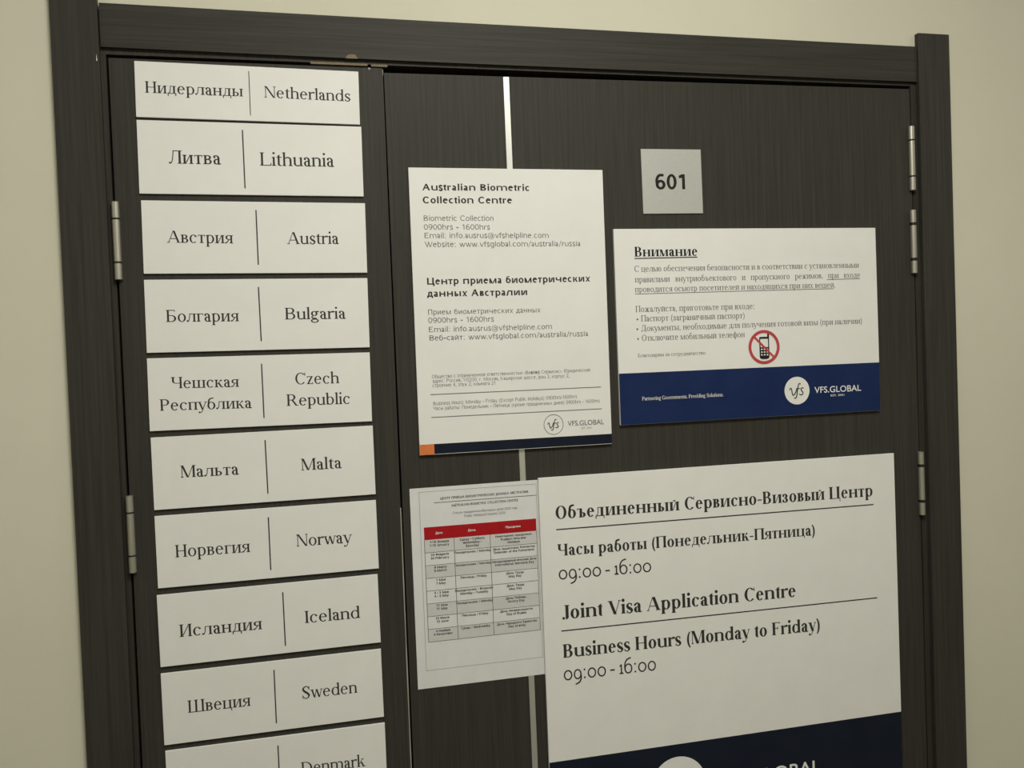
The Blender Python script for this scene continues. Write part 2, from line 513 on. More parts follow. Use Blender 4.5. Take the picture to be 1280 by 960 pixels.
    if c in 'ьыъ':
        o = .10 if c == 'ъ' else 0
        g.v(s1 + o, 0, X, 'l', 'lr' if c != 'ъ' else ''); g.bowl(s1 + o + T, 0, X * .57, .36 + T * .3 + o)
        if c == 'ъ': g.hb(.03, s1 + o + T, X - t); g.poly((.03, X), (.03 + T * .5, X), (.03 + t * .5, X - .10), (.03, X - .10)) if sf else None
        if c == 'ы':
            g.v(.44 + T * .3, 0, X, 'lr', 'lr'); return .44 + T * 1.3 + .06
        return .40 + T * .3 + o
    if c == 'э':
        g.arc(.20, X / 2, .21, X / 2 + e, -135, 135); g.hb(.16, .40, X / 2 - t / 2); g.ball(.075, X - .09); return .44
    if c == 'ю':
        g.v(s1, 0, X, 'lr', 'lr'); g.hb(s1 + T, .26, X / 2 - t / 2); g.arc(.41 + T * .3, X / 2, .18 + T * .15, X / 2 + e); return .64 + T * .4
    if c == 'я':
        r = .305
        g.v(r, 0, X, 'lr', 'r'); g.arc(.20, X * .725, .15 + T * .1, X * .275, 90, 270); g.hb(.19, r, X - t); g.hb(.19, r, X * .45); g.d(.045, 0, .20, X * .47, h * 1.6); g.ball(.05, .03, .8); return r + T + .06
    # ---- Latin lower case
    if c == 'b':
        g.v(s1 - .01, 0, A, '', 'f'); g.arc(s1 + T + .085, X / 2, .205 + T * .1, X / 2 + e, -140, 140); return s1 + T + .33 + T * .1
    if c in 'dq':
        k = .035 + .205 + T * .1
        b = k + .12
        g.arc(k, X / 2, .205 + T * .1, X / 2 + e, 40, 320)
        if c == 'd': g.v(b, 0, A, 'r', 'f')
        else: g.v(b, DS, X, 'lr', '')
        return b + T + .055
    if c == 'f':
        g.v(.11, 0, A - .13, 'lr'); g.arc(.11 + .16, A - .14, .16, .15, 75, 180); g.ball(.31, A - .045, .9); g.hb(.03, .30, X - t); return .315
    if c == 'g':
        if sf:
            g.arc(.205, X - .135, .16 + T * .1, .145); g.arc(.225, -.095, .20 + T * .05, .118, 0, 360, T * .75, t * 1.3); g.curve([(.14, X - .26), (.075, .125), (.13, .06), (.33, .02)], [t, t * 1.3, T * .8, T * .9]); g.hb(.30, .45, X - .05, t * 1.5); return .47
        k = .24 + T * .1
        g.arc(k, X / 2, .205 + T * .1, X / 2 + e, 40, 320); g.v(k + .12, -.08, X); g.arc(k + .12 + T - .19, -.08, .19, .13, 215, 360); return k + .12 + T + .055
    if c in 'hn':
        g.v(s1 - .01, 0, A if c == 'h' else X, 'lr', 'f'); r = g.arch(s1 - .01); g.v(r, 0, X - (.13 if sf else .18), 'lr'); return r + T + .055
    if c == 'm':
        g.v(s1 - .01, 0, X, 'lr', 'f'); r = g.arch(s1 - .01); k = .13 if sf else .18; g.v(r, 0, X - k, 'lr'); q = g.arch(r); g.v(q, 0, X - k, 'lr'); return q + T + .055
    if c in 'ij':
        if c == 'i': g.v(s1, 0, X, 'lr', 'f')
        else: g.v(s1, DS + .08, X, '', 'f'); g.arc(s1 + T - .14, DS + .08, .14, .08, 260, 360)
        g.dot(s1 + T / 2, A - .055, T * .5 + .012); return s1 * 2 + T - .01
    if c == 'l': g.v(s1, 0, A, 'lr', 'f'); return s1 * 2 + T - .01
    if c == 'k':
        g.v(s1 - .01, 0, A, 'lr', 'f'); g.d(s1 + T - .02, .17, .33, X, h * 1.1); g.d(.36, 0, s1 + T + .05, X * .60, T); g.serif(.33, X, h, 'lr', True); g.serif(.36, 0, T, 'lr', False); return .36 + T + .055
    if c == 'r':
        g.v(s1 - .01, 0, X, 'lr', 'f'); g.arc(s1 + T + .11, X - .13, .13, .138, 70, 165, T * .8, t * 1.6); g.ball(s1 + T + .165, X - .042, 1.05); return s1 + T + .20
    if c == 's':
        g.curve([(.30, X - .10), (.25, X - .008), (.16, X - .012), (.085, X - .10), (.14, X * .56), (.25, X * .42), (.315, .11), (.24, .012), (.15, .01), (.055, .10)], [t, t * 1.2, t * 1.4, T * .85, T, T, T * .85, t * 1.4, t * 1.2, t])
        if sf: g.rect(.29, X - .13, .29 + t * .9, X); g.rect(.05, 0, .05 + t * .9, .13)
        return .385
    if c == 't':
        g.v(.085, .07, X + .06); g.poly((.085, X + .05), (.085 + T, X + .05), (.085 + T, X + .12)); g.hb(.025, .28, X - t); g.arc(.085 + .13, .09, .13, .10, 180, 300, None, t * 1.4); return .30
    if c == 'u':
        k = .14 if sf else .19; g.v(s1 - .01, k - .01, X, '', 'f'); g.v(s1 - .01 + T + g.gap, 0, X, 'r', 'f'); rx = (g.gap + T * 1.6) / 2; g.arc(s1 - .01 + rx, k, rx, k + .01, 180, 320, None, t * (1.35 if sf else .95)); return s1 + T * 2 + g.gap + .045
    if c == 'v':
        g.d(.205, 0, .035, X, T); g.d(.215 + T * .3, 0, .40, X, h); g.serif(.035, X, T, 'lr', True); g.serif(.40, X, h, 'lr', True); return .46
    if c == 'w':
        g.d(.175, 0, .035, X, T * .95); g.d(.185 + T * .3, 0, .31, X, h); g.d(.435, 0, .30, X, T * .95); g.d(.445 + T * .3, 0, .60, X, h); g.serif(.035, X, T, 'lr', True); g.serif(.60, X, h, 'lr', True); return .665
    if c == 'z':
        g.hb(.04, .38, 0); g.hb(.045, .375, X - t); g.d(.04, 0, .375 - T, X, T)
        if sf: g.rect(.045, X - .10, .045 + t, X); g.rect(.38 - t, 0, .38, .11)
        return .42
    # ---- figures; the old-style ones of face 'o' sit at x-height and hang or rise
    if g.face == 'o':
        if c == '0': g.arc(.27, X / 2, .235, X / 2 + e); return .54
        if c == '1': g.v(.13, 0, X, 'lr', ''); g.d(.045, X - .10, .12, X, .075); return .30
        if c == '6': g.arc(.26, X / 2, .225, X / 2 + e); g.curve([(.035 + T / 2, X / 2 - .02), (.075, X), (.19, H - .02), (.42, H + .06)], [T, T, T, T * .8]); return .52
        if c == '9': g.arc(.25, X / 2, .215, X / 2 + e); g.curve([(.465 - T / 2, X / 2 + .02), (.435, .02), (.33, -.15), (.12, -.23)], [T, T, T, T * .8]); return .51
    if c == '0': g.arc(.25, H / 2, .205 + T * .15, H / 2 + e); return .50
    if c == '1': g.v(.22, 0, H, 'lr'); g.poly((.22, H), (.22, H - T * 1.2), (.08, H - .17), (.08, H - .17 + T * .85)); return .50 if sf else .22 + T + .14
    if c == '2': g.curve([(.08, H - .16), (.14, H - .04), (.27, H - .035), (.38, H - .17), (.30, .31), (.08, .04)], T); g.hb(.06, .43, 0, t); return .50
    if c == '3': g.arc(.22, .49, .18, .185, -90, 150); g.arc(.22, .185, .20, .20, -150, 90); return .50
    if c == '4': g.v(.30, 0, H); g.hb(.04, .45, .16); g.d(.04, .18, .30, H, T); return .50
    if c == '5': g.v(.09, .34, H, '', '', T * .9); g.hb(.09, .41, H - t); g.arc(.21, .20, .22, .215, -150, 130); return .50
    if c == '6': g.arc(.25, .205, .205 + T * .1, .217); g.curve([(.045 + T / 2 - T * .1, .21), (.09, .44), (.20, H - .05), (.40, H - .045)], [T, T * .95, T * .9, T * .85]); return .50
    if c == '7': g.hb(.05, .44, H - t); g.d(.14, 0, .44 - T, H, T); return .49
    if c == '8': g.arc(.25, .49, .175, .182); g.arc(.25, .185, .205, .197); return .50
    if c == '9': g.arc(.25, H - .205, .205 + T * .1, .217); g.curve([(.455 - T / 2 + T * .1, H - .21), (.41, .22), (.30, .05), (.10, .045)], [T, T * .95, T * .9, T * .85]); return .50
    # ---- marks
    if c == '.': g.dot(.11, .045, T * .42 + .018); return .22
    if c == ',': g.dot(.11, .045, T * .42 + .018); g.d(.065, -.11, .12, .03, t * 1.2); return .22
    if c == ':':
        r = T * .42 + .018
        g.dot(.12, .045, r); g.dot(.12, X - .045, r); return .25
    if c in '-–': g.hb(.04, .29, .20, t * 1.1 if g.face == 'o' else max(t * 1.6, .05)); return .33
    if c == '(': g.arc(.34, .24, .27, .46, 115, 245, T * .8, t); return .30
    if c == ')': g.arc(-.04, .24, .27, .46, -65, 65, T * .8, t); return .30
    if c == '/': g.d(.02, -.08, .27, A, T * .8); return .34
    if c == '•': g.dot(.16, .24, .11); return .36
    if c == '@': g.arc(.40, .25, .36, .40, -60, 300, T * .7, t * .7); g.arc(.40, .25, .17, .19, 0, 360, T * .8, t * .8); g.v(.53, .06, .42, '', '', T * .7); return .82
    if c in '«»':
        for o in (.05, .21):
            k = 1 if c == '«' else -1
            m = o + .07
            for q in (1, -1): g.poly((m - k * .07, .24), (m - k * .07 + k * .06, .24), (m + k * .07, .24 + q * .15), (m + k * .07 - k * .06, .24 + q * .15))
        return .40
    g.rect(.05, 0, .35, X)
    return .40


_cache = {}


def glyph(face, c):
    if (face, c) not in _cache:
        g = Pen(face)
        _cache[face, c] = (letter(g, c), g.p)
    return _cache[face, c]


def line_width(face, text): return sum(glyph(face, c)[0] for c in text)


def line_polys(face, text, x0, x1, z, cap, k=None):
    """polygons of one line of print, from x0 to x1 along the baseline z, capitals cap high"""
    out, x, gap = [], 0.0, 0.0
    if k: gap = ((x1 - x0) / k - line_width(face, text)) / max(1, text.count(' '))      # justified: the slack goes between the words
    for c in text:
        adv, ps = glyph(face, c)
        if c == ' ': adv += gap
        for p in ps: out.append([(px + x, py) for px, py in p])
        x += adv
    lo = min(px for p in out for px, _ in p)
    hi = max(px for p in out for px, _ in p)
    kx, ky = (x1 - x0) / (hi - lo), cap / H
    return [[(x0 + (px - lo) * kx, z + py * ky) for px, py in p] for p in out]


# ---------------------------------------------------------------- the setting: corridor wall, floor, ceiling
OX0, OX1, OZ = -.285, 1.020, 2.128            # the doorway
X0, X1, Y0, ZC = -3.0, 3.6, -2.3, 2.75
w = boxes('wall_front', M['wall'], None, (X0, OX0, 0, .12, 0, ZC), (OX1, X1, 0, .12, 0, ZC), (OX0, OX1, 0, .12, OZ, ZC))
tag(w, 'cream painted wall around the dark double doorway', 'wall', kind='structure')
for n, b in (('wall_back', (X0, X1, Y0 - .1, Y0, 0, ZC)), ('wall_left', (X0 - .1, X0, Y0 - .1, .12, 0, ZC)), ('wall_right', (X1, X1 + .1, Y0 - .1, .12, 0, ZC))):
    tag(boxes(n, M['wall'], None, b), 'plain cream corridor wall, ' + n.split('_')[1] + ' side', 'wall', kind='structure')
tag(boxes('floor', M['floor'], None, (X0 - .1, X1 + .1, Y0 - .1, .4, -.1, 0)), 'grey brown corridor floor', 'floor', kind='structure')
tag(boxes('ceiling', M['ceil'], None, (X0 - .1, X1 + .1, Y0 - .1, .12, ZC, ZC + .1)), 'white corridor ceiling', 'ceiling', kind='structure')

# door surround: two upright casings that rise past the header between them, and the lining inside the doorway
t1 = boxes('trim_1', M['woodv'], None, (-.3225, -.2640, -.009, 0, 0, 2.153), bev=.0005)
tag(t1, 'dark wenge door casing upright on the left of the doorway', 'door trim', kind='structure')
bm = bmesh.new()
slab(bm, [(-.2672, 2.0650), (-.2664, 2.0555), (-.2677, 2.0557)], -.0092, -.0088)
bm_obj('paint_chip', bm, M['chip'], t1)['label'] = 'small white chip in the casing edge'
t2 = boxes('trim_2', M['woodv'], None, (.9985, 1.0585, -.009, 0, 0, 2.153), bev=.0008)
tag(t2, 'dark wenge door casing upright on the right of the doorway, square top standing above the header', 'door trim', kind='structure')
bm = bmesh.new()
slab(bm, [(-.2622, 2.0760), (.18, 2.0735), (.9980, 2.0735), (.9980, 2.1315), (.2, 2.1325), (-.2622, 2.1345)], -.005, 0)
t3 = bm_obj('trim_3', bm, M['woodh'], None)
tag(t3, 'dark wenge header board across the top of the doorway', 'door trim', kind='structure')
bm = bmesh.new()
slab(bm, [(.0610, 2.0737), (.0785, 2.0738), (.0760, 2.0782), (.0735, 2.0797), (.0665, 2.0795), (.0632, 2.0775)], -.0053, -.0048)
bm_obj('laminate_chip', bm, M['raw'], t3)['label'] = 'bare brown chip in the lower edge of the header'
t4 = boxes('trim_4', M['woodv'], None,
           (-.285, -.2578, .0005, .12, 0, 2.128), (.9890, 1.020, .0005, .12, 0, 2.128), (-.2578, .9890, .0005, .12, 2.0680, 2.128),
           (-.2578, -.244, .046, .12, 0, 2.068), (.976, .9890, .046, .12, 0, 2.068), (-.244, .976, .046, .12, 2.055, 2.068))
tag(t4, 'dark wenge lining and stop inside the doorway, around both leaves', 'door trim', kind='structure')
b = boxes('worn_lining_edge', M['raw'], t4, (.0120, .0920, -.0015, .004, 2.0655, 2.0685), (.0972, .1205, -.0015, .004, 2.0650, 2.0680))
b['label'] = 'bare wood edge where the laminate has worn off'


def hinge(parent, x, z0, z1, dark=()):
    """a lift-off hinge: a knuckle at each end, a longer one between, a ring at each joint, plates let into the gap"""
    y, r = -.0035, .0052
    h = boxes('hinge', M['steel'], parent, (x - .0012, x + .0012, y, .030, z0 + .004, z1 - .004))
    j0, j1, g = z0 + .0235, z1 - .0235, .0018
    g0, g1 = (g if 0 in dark else .0006), (g if 1 in dark else .0006)
    for a, b_ in ((z0, j0 - g0), (j0 + g0, j1 - g1), (j1 + g1, z1)):
        bm = bmesh.new()
        lathe(bm, x, y, [(r * .8, a), (r, a + .0008), (r, b_ - .0008), (r * .8, b_)])
        bm_obj('knuckle', bm, M['steel'], h, True)
    for k, j in enumerate((j0, j1)):
        bm = bmesh.new()
        q = g + .0022 if k in dark else .0007
        lathe(bm, x, y, [(r * .93, j - q), (r * .93, j + q)])
        bm_obj('joint_ring', bm, M['black'], h, True)
    return h


# left leaf, narrow, and right leaf, wide; the right one has dropped a little at its free edge
d1 = boxes('door_1', M['woodv'], None, (-.2548, .1138, 0, .040, .008, 2.0635), bev=.0008)
tag(d1, 'narrow dark wenge left door leaf carrying the column of country name plates', 'door', kind='structure')
hinge(d1, -.2540, 1.7630, 1.8690)
hinge(d1, -.2540, 1.3635, 1.4695)
e = boxes('worn_edge_highlight', M['worn'], d1, (.1127, .1144, -.0007, .010, .85, 1.425))  # worn edge band, with its highlight put into the pale colour
e['label'] = 'pale worn strip along the meeting edge, its highlight in the colour'
bm = bmesh.new()
slab(bm, [(.1128, 2.0610), (.1140, 2.0610), (.1139, 2.0520), (.1134, 2.0530)], -.0006, .001)
slab(bm, [(.0925, 2.0635), (.0962, 2.0632), (.0958, 2.0605), (.0935, 2.0600)], -.0006, .001)
bm_obj('edge_chip', bm, M['worn'], d1)
bm = bmesh.new()
slab(bm, [(.1195, .008), (.9862, .008), (.9862, 2.0625), (.1152, 2.0568)], 0, .040)
d2 = bm_obj('door_2', bm, M['woodv'], None)
tag(d2, 'wide dark wenge right door leaf with a thin pale upright inlay', 'door', kind='structure')
bm = bmesh.new()
slab(bm, [(.3006, .30), (.3092, .30), (.3004, 2.0575), (.2918, 2.0575)], -.0004, .002)
bm_obj('inlay_strip', bm, M['strip'], d2)['label'] = 'thin pale metal strip inlaid down the leaf'
hinge(d2, .9850, 1.8930, 2.0000)
hinge(d2, .9840, 1.7550, 1.8610, (0, 1))
hinge(d2, .9870, 1.3490, 1.4560, (0, 1))

# ---------------------------------------------------------------- signs: measured positions and print
# name: centre x, centre z, turn in degrees, width, height (metres)
PLATES = {
    'nl': (-0.0719, 2.0201, -0.60, 0.3000, 0.0755),
    'lt': (-0.0717, 1.9290, -0.40, 0.3015, 0.0998),
    'at': (-0.0710, 1.8198, -0.50, 0.3015, 0.0998),
    'bg': (-0.0720, 1.7120, -0.40, 0.3015, 0.0998),
    'cz': (-0.0730, 1.6048, -0.35, 0.3015, 0.0998),
    'mt': (-0.0726, 1.4974, 0.15, 0.3015, 0.0998),
    'no': (-0.0725, 1.3891, 0.15, 0.3015, 0.0998),
    'is': (-0.0743, 1.2804, 0.35, 0.3015, 0.0998),
    'se': (-0.0741, 1.1711, 0.25, 0.3015, 0.0998),
    'au': (0.2926, 1.7103, 0.02, 0.2965, 0.4195),
    'attn': (0.6835, 1.6797, 0.12, 0.4560, 0.3020),
    'plate': (0.5558, 1.9045, 0.50, 0.1000, 0.1000),
    'sheet': (0.2329, 1.3037, 0.15, 0.2100, 0.2970),
    'big': (0.6281, 1.1560, 0.10, 0.6125, 0.6000),
    'dk': (-0.0731, 1.0626, 0.10, 0.3015, 0.0998),
}
PRINT = {
    'nl': [
        ('r', 'Нидерланды', -0.1374, -0.0046, -0.0095, -0.0045, 0.0155),
        ('r', 'Netherlands', 0.0189, -0.0046, 0.1376, -0.0053, 0.0158),
        ('div', '|', -0.0010, 0.0311, -0.0006, -0.0304, 0.0015),
    ],
    'lt': [
        ('r', 'Литва', -0.1114, -0.0084, -0.0429, -0.0082, 0.0180),
        ('r', 'Lithuania', 0.0088, -0.0087, 0.1110, -0.0083, 0.0184),
        ('div', '|', -0.0131, 0.0403, -0.0125, -0.0409, 0.0015),
    ],
    'at': [
        ('r', 'Австрия', -0.1191, -0.0074, -0.0324, -0.0083, 0.0164),
        ('r', 'Austria', 0.0402, -0.0091, 0.1121, -0.0086, 0.0169),
        ('div', '|', -0.0005, 0.0384, 0.0001, -0.0382, 0.0015),
    ],
    'bg': [
        ('r', 'Болгария', -0.1242, -0.0081, -0.0283, -0.0089, 0.0164),
        ('r', 'Bulgaria', 0.0338, -0.0076, 0.1185, -0.0080, 0.0164),
        ('div', '|', -0.0007, 0.0386, 0.0004, -0.0375, 0.0015),
    ],
    'cz': [
        ('r', 'Чешская', -0.1207, 0.0077, -0.0313, 0.0068, 0.0156),
        ('r', 'Czech', 0.0452, 0.0073, 0.1065, 0.0069, 0.0163),
        ('div', '|', -0.0001, 0.0381, 0.0005, -0.0384, 0.0015),
        ('r', 'Республика', -0.1365, -0.0223, -0.0152, -0.0236, 0.0156),
        ('r', 'Republic', 0.0320, -0.0227, 0.1202, -0.0232, 0.0163),
    ],
    'mt': [
        ('r', 'Мальта', -0.1143, -0.0075, -0.0371, -0.0083, 0.0166),
        ('r', 'Malta', 0.0476, -0.0084, 0.1045, -0.0086, 0.0167),
        ('div', '|', -0.0000, 0.0379, 0.0005, -0.0382, 0.0015),
    ],
    'no': [
        ('r', 'Норвегия', -0.1262, -0.0090, -0.0268, -0.0100, 0.0172),
        ('r', 'Norway', 0.0365, -0.0079, 0.1146, -0.0087, 0.0171),
        ('div', '|', -0.0003, 0.0369, -0.0004, -0.0381, 0.0015),
    ],
    'is': [
        ('r', 'Исландия', -0.1239, -0.0108, -0.0136, -0.0120, 0.0172),
        ('r', 'Iceland', 0.0452, -0.0100, 0.1233, -0.0108, 0.0172),
        ('div', '|', 0.0167, 0.0375, 0.0167, -0.0394, 0.0015),
    ],
    'se': [
        ('r', 'Швеция', -0.1178, -0.0086, -0.0339, -0.0095, 0.0172),
        ('r', 'Sweden', 0.0371, -0.0087, 0.1147, -0.0095, 0.0172),
        ('div', '|', -0.0002, 0.0375, -0.0005, -0.0390, 0.0015),
    ],
    'au': [
        ('sb', 'Australian Biometric', -0.1290, 0.1767, 0.0319, 0.1771, 0.0096),
        ('sb', 'Collection Centre', -0.1292, 0.1579, 0.0044, 0.1582, 0.0098),
        ('s', 'Biometric Collection', -0.1287, 0.1325, -0.0247, 0.1325, 0.0077),
        ('s', '0900hrs - 1600hrs', -0.1290, 0.1197, -0.0307, 0.1195, 0.0077),
        ('s', 'Email: info.ausrus@vfshelpline.com', -0.1285, 0.1074, 0.0591, 0.1069, 0.0077),
        ('s', 'Website: www.vfsglobal.com/australia/russia', -0.1285, 0.0944, 0.1084, 0.0942, 0.0077),
        ('sb', 'Центр приема биометрических', -0.1275, 0.0395, 0.1223, 0.0400, 0.0099),
        ('sb', 'данных Австралии', -0.1282, 0.0217, 0.0225, 0.0213, 0.0099),
        ('s', 'Прием биометрических данных', -0.1277, -0.0044, 0.0423, -0.0049, 0.0076),
        ('s', '0900hrs - 1600hrs', -0.1280, -0.0165, -0.0300, -0.0167, 0.0076),
        ('s', 'Email: info.ausrus@vfshelpline.com', -0.1276, -0.0299, 0.0591, -0.0304, 0.0076),
        ('s', 'Веб-сайт: www.vfsglobal.com/australia/russia', -0.1273, -0.0423, 0.1156, -0.0428, 0.0076),
        ('s', 'Общество с ограниченной ответственностью «ВиЭйЭф Сервисис». Юридический', -0.1260, -0.0977, 0.1168, -0.0970, 0.0052),
        ('s', 'адрес: Россия, 115230, г. Москва, Каширское шоссе, дом 3, корпус 2,', -0.1253, -0.1041, 0.0840, -0.1047, 0.0052),
        ('s', 'строение 4, этаж 2, комната 21', -0.1256, -0.1106, -0.0318, -0.1109, 0.0052),
        ('s', 'Business Hours: Monday - Friday (Except Public Holidays) 0900hrs-1600hrs', -0.1255, -0.1373, 0.0946, -0.1368, 0.0052),
        ('s', 'Часы работы: Понедельник - Пятница (кроме праздничных дней) 0900hrs - 1600hrs', -0.1257, -0.1444, 0.1304, -0.1451, 0.0052),
        ('s', 'VFS.GLOBAL', 0.0781, -0.1788, 0.1363, -0.1789, 0.0079),
        ('s', 'EST. 2001', 0.0995, -0.1842, 0.1161, -0.1843, 0.0027),
        ('rule', 'rule1', -0.1293, -0.1214, 0.1336, -0.1216, 0.0012),
        ('rule', 'rule2', -0.1295, -0.1549, 0.1333, -0.1550, 0.0012),
        ('disc', 'disc', 0.0561, -0.1749, 0.0719, -0.1751, 0.0152),
        ('band', 'band', -0.1460, -0.1945, 0.1493, -0.1938, 0.0012),
        ('orange', 'orange', -0.1460, -0.1945, -0.1267, -0.1947, 0.0012),
    ],
    'attn': [
        ('rb', 'Внимание', -0.1953, 0.1083, -0.0906, 0.1085, 0.0151),
        ('rule', 'u0', -0.1956, 0.1054, -0.0907, 0.1064, 0.0012),
        ('r', 'С целью обеспечения безопасности и в соответствии с установленными', -0.1962, 0.0849, 0.1952, 0.0859, 0.0094),
        ('r', 'правилами внутриобъектового и пропускного режимов, при входе', -0.1960, 0.0686, 0.1967, 0.0696, 0.0094),
        ('r', 'проводится осмотр посетителей и находящихся при них вещей.', -0.1966, 0.0533, 0.1504, 0.0542, 0.0094),
        ('rule', 'u1', -0.1967, 0.0507, 0.1474, 0.0523, 0.0012),
        ('rule', 'u2', 0.1356, 0.0672, 0.1966, 0.0677, 0.0013),
        ('r', 'Пожалуйста, приготовьте при входе:', -0.1967, 0.0228, 0.0042, 0.0230, 0.0094),
        ('r', '• Паспорт (заграничный паспорт)', -0.1958, 0.0082, -0.0132, 0.0084, 0.0094),
        ('r', '• Документы, необходимые для получения готовой визы (при наличии)', -0.1964, -0.0070, 0.1976, -0.0060, 0.0094),
        ('r', '• Отключите мобильный телефон', -0.1958, -0.0221, -0.0138, -0.0216, 0.0094),
        ('r', 'Благодарим за сотрудничество', -0.1957, -0.0471, -0.0826, -0.0468, 0.0057),
        ('r', 'Partnering Governments. Providing Solutions.', -0.1913, -0.1143, -0.0546, -0.1142, 0.0057),
        ('s', 'VFS.GLOBAL', 0.1069, -0.1164, 0.1926, -0.1165, 0.0104),
        ('s', 'EST. 2001', 0.1362, -0.1232, 0.1610, -0.1231, 0.0031),
        ('disc', 'disc', 0.0753, -0.1111, 0.0980, -0.1111, 0.0224),
        ('band', 'band', -0.2265, -0.0720, 0.2287, -0.0704, 0.0012),
        ('nophone', 'nophone', 0.0193, -0.0389, 0.0465, -0.0385, 0.0274),
    ],
    'plate': [
        ('sb', '601', -0.0282, -0.0123, 0.0212, -0.0122, 0.0233),
    ],
    'sheet': [
        ('box', 'border', -0.0917, 0.1433, 0.0859, 0.1424, 0.0012),
        ('box', 'borderb', -0.0916, -0.1222, 0.0877, -0.1225, 0.0012),
        ('sb', 'ЦЕНТР ПРИЕМА БИОМЕТРИЧЕСКИХ ДАННЫХ АВСТРАЛИИ', -0.0602, 0.1293, 0.0735, 0.1300, 0.0036),
        ('rule', 'l', -0.0700, 0.1254, 0.0858, 0.1256, 0.0012),
        ('sb', 'AUSTRALIAN BIOMETRIC COLLECTION CENTRE', -0.0443, 0.1178, 0.0577, 0.1183, 0.0036),
        ('s', 'Список праздничных/Выходных дней 2020 года', -0.0427, 0.1065, 0.0555, 0.1070, 0.0036),
        ('s', 'Public Holidays/Closures 2020', -0.0254, 0.1006, 0.0370, 0.1009, 0.0036),
        ('band', 'hdrT', -0.0866, 0.0897, 0.0834, 0.0900, 0.0012),
        ('band', 'hdrB', -0.0865, 0.0714, 0.0835, 0.0711, 0.0012),
        ('band', 'bot', -0.0861, -0.0796, 0.0855, -0.0804, 0.0012),
        ('x', 'cols', -0.0425, -0.0800, 0.0119, -0.0806, 0.0012),
        ('x', 'cols2', -0.0421, 0.0709, 0.0124, 0.0705, 0.0012),
        ('s', 'Дата', -0.0691, 0.0784, -0.0583, 0.0785, 0.0036),
    ],
    'big': [
        ('rb', 'Объединенный Сервисно-Визовый Центр', -0.2812, 0.2359, 0.2637, 0.2315, 0.0198),
        ('rule', 'l1', -0.2813, 0.2199, 0.2650, 0.2174, 0.0012),
        ('rb', 'Часы работы (Понедельник-Пятница)', -0.2805, 0.1795, 0.1551, 0.1754, 0.0180),
        ('o', '09:00 - 16:00', -0.2800, 0.1434, -0.1303, 0.1418, 0.0146),
        ('rb', 'Joint Visa Application Centre', -0.2769, 0.0822, 0.1172, 0.0781, 0.0214),
        ('rule', 'l2', -0.2794, 0.0646, 0.2669, 0.0615, 0.0012),
        ('rb', 'Business Hours (Monday to Friday)', -0.2780, 0.0232, 0.1589, 0.0186, 0.0206),
        ('o', '09:00 - 16:00', -0.2781, -0.0117, -0.1281, -0.0133, 0.0152),
        ('band', 'band', -0.3033, -0.1337, 0.3071, -0.1358, 0.0012),
        ('disc', 'disc', -0.0971, -0.2013, -0.0480, -0.2022, 0.0458),
        ('s', 'VFS.GLOBAL', -0.0333, -0.2160, 0.1497, -0.2179, 0.0218),
    ],
    'dk': [
        ('r', 'Дания', -0.1150, -0.0062, -0.0477, -0.0069, 0.0173),
        ('r', 'Denmark', 0.0299, -0.0085, 0.1206, -0.0095, 0.0173),
        ('div', '|', -0.0005, 0.0375, -0.0005, -0.0387, 0.0015),
    ],
}

INK = .00012                                   # each layer of print lies this far in front of the one below


def flat(name, polys, y, m, parent):
    """print lying on a board: polygons (x, z) at depth y; overlapping strokes are a hair apart"""
    v, f = [], []
    for i, p in enumerate(polys):
        area2 = sum(p[k][0] * p[(k + 1) % len(p)][1] - p[(k + 1) % len(p)][0] * p[k][1] for k in range(len(p)))
        if area2 < 0: p = p[::-1]
        f.append(tuple(range(len(v), len(v) + len(p))))
        v += [(x, y - (i % 12) * 4e-6, z) for x, z in p]
    return mesh_obj(name, v, f, m, parent)


def bar(x0, z0, x1, z1, w):
    L = math.hypot(x1 - x0, z1 - z0)
    nx, nz = -(z1 - z0) / L * w / 2, (x1 - x0) / L * w / 2
    return [(x0 - nx, z0 - nz), (x1 - nx, z1 - nz), (x1 + nx, z1 + nz), (x0 + nx, z0 + nz)]


def quad(x0, z0, x1, z1): return [(x0, z0), (x1, z0), (x1, z1), (x0, z1)]


def ringpolys(cx, cz, ro, ri, n=48):
    o = []
    for k in range(n):
        a, b = 2 * math.pi * k / n, 2 * math.pi * (k + 1) / n
        o.append([(cx + ro * math.cos(a), cz + ro * math.sin(a)), (cx + ro * math.cos(b), cz + ro * math.sin(b)), (cx + ri * math.cos(b), cz + ri * math.sin(b)), (cx + ri * math.cos(a), cz + ri * math.sin(a))])
    return o


def discpoly(cx, cz, r, n=48): return [[(cx + r * math.cos(2 * math.pi * k / n), cz + r * math.sin(2 * math.pi * k / n)) for k in range(n)]]


def text(face, s, x0, z0, x1, z1, cap, just=None):
    k = (z1 - z0) / (x1 - x0)
    return [[(x, z + k * (x - x0)) for x, z in p] for p in line_polys(face, s, x0, x1, z0, cap, just)]


def script_mark(cx, cz, r):
    """the handwritten monogram inside the logo disc"""
    g = Pen('s')
    for pts in ([(-.62, .02), (-.56, .17), (-.47, .16), (-.43, .0), (-.39, -.24), (-.30, -.34), (-.17, -.20), (-.06, .02), (-.03, .20)],
                [(.31, .44), (.24, .52), (.14, .44), (.06, .18), (.0, -.15), (-.06, -.45), (-.17, -.57), (-.27, -.50)],
                [(-.08, .10), (.08, .13), (.27, .16)],
                [(.55, .13), (.44, .19), (.33, .10), (.37, -.03), (.47, -.14), (.45, -.28), (.30, -.33), (.14, -.25)]):
        g.curve(pts, [.05] + [.085] * (len(pts) - 2) + [.045])
    return [[(cx + x * r, cz + z * r) for x, z in p] for p in g.p]


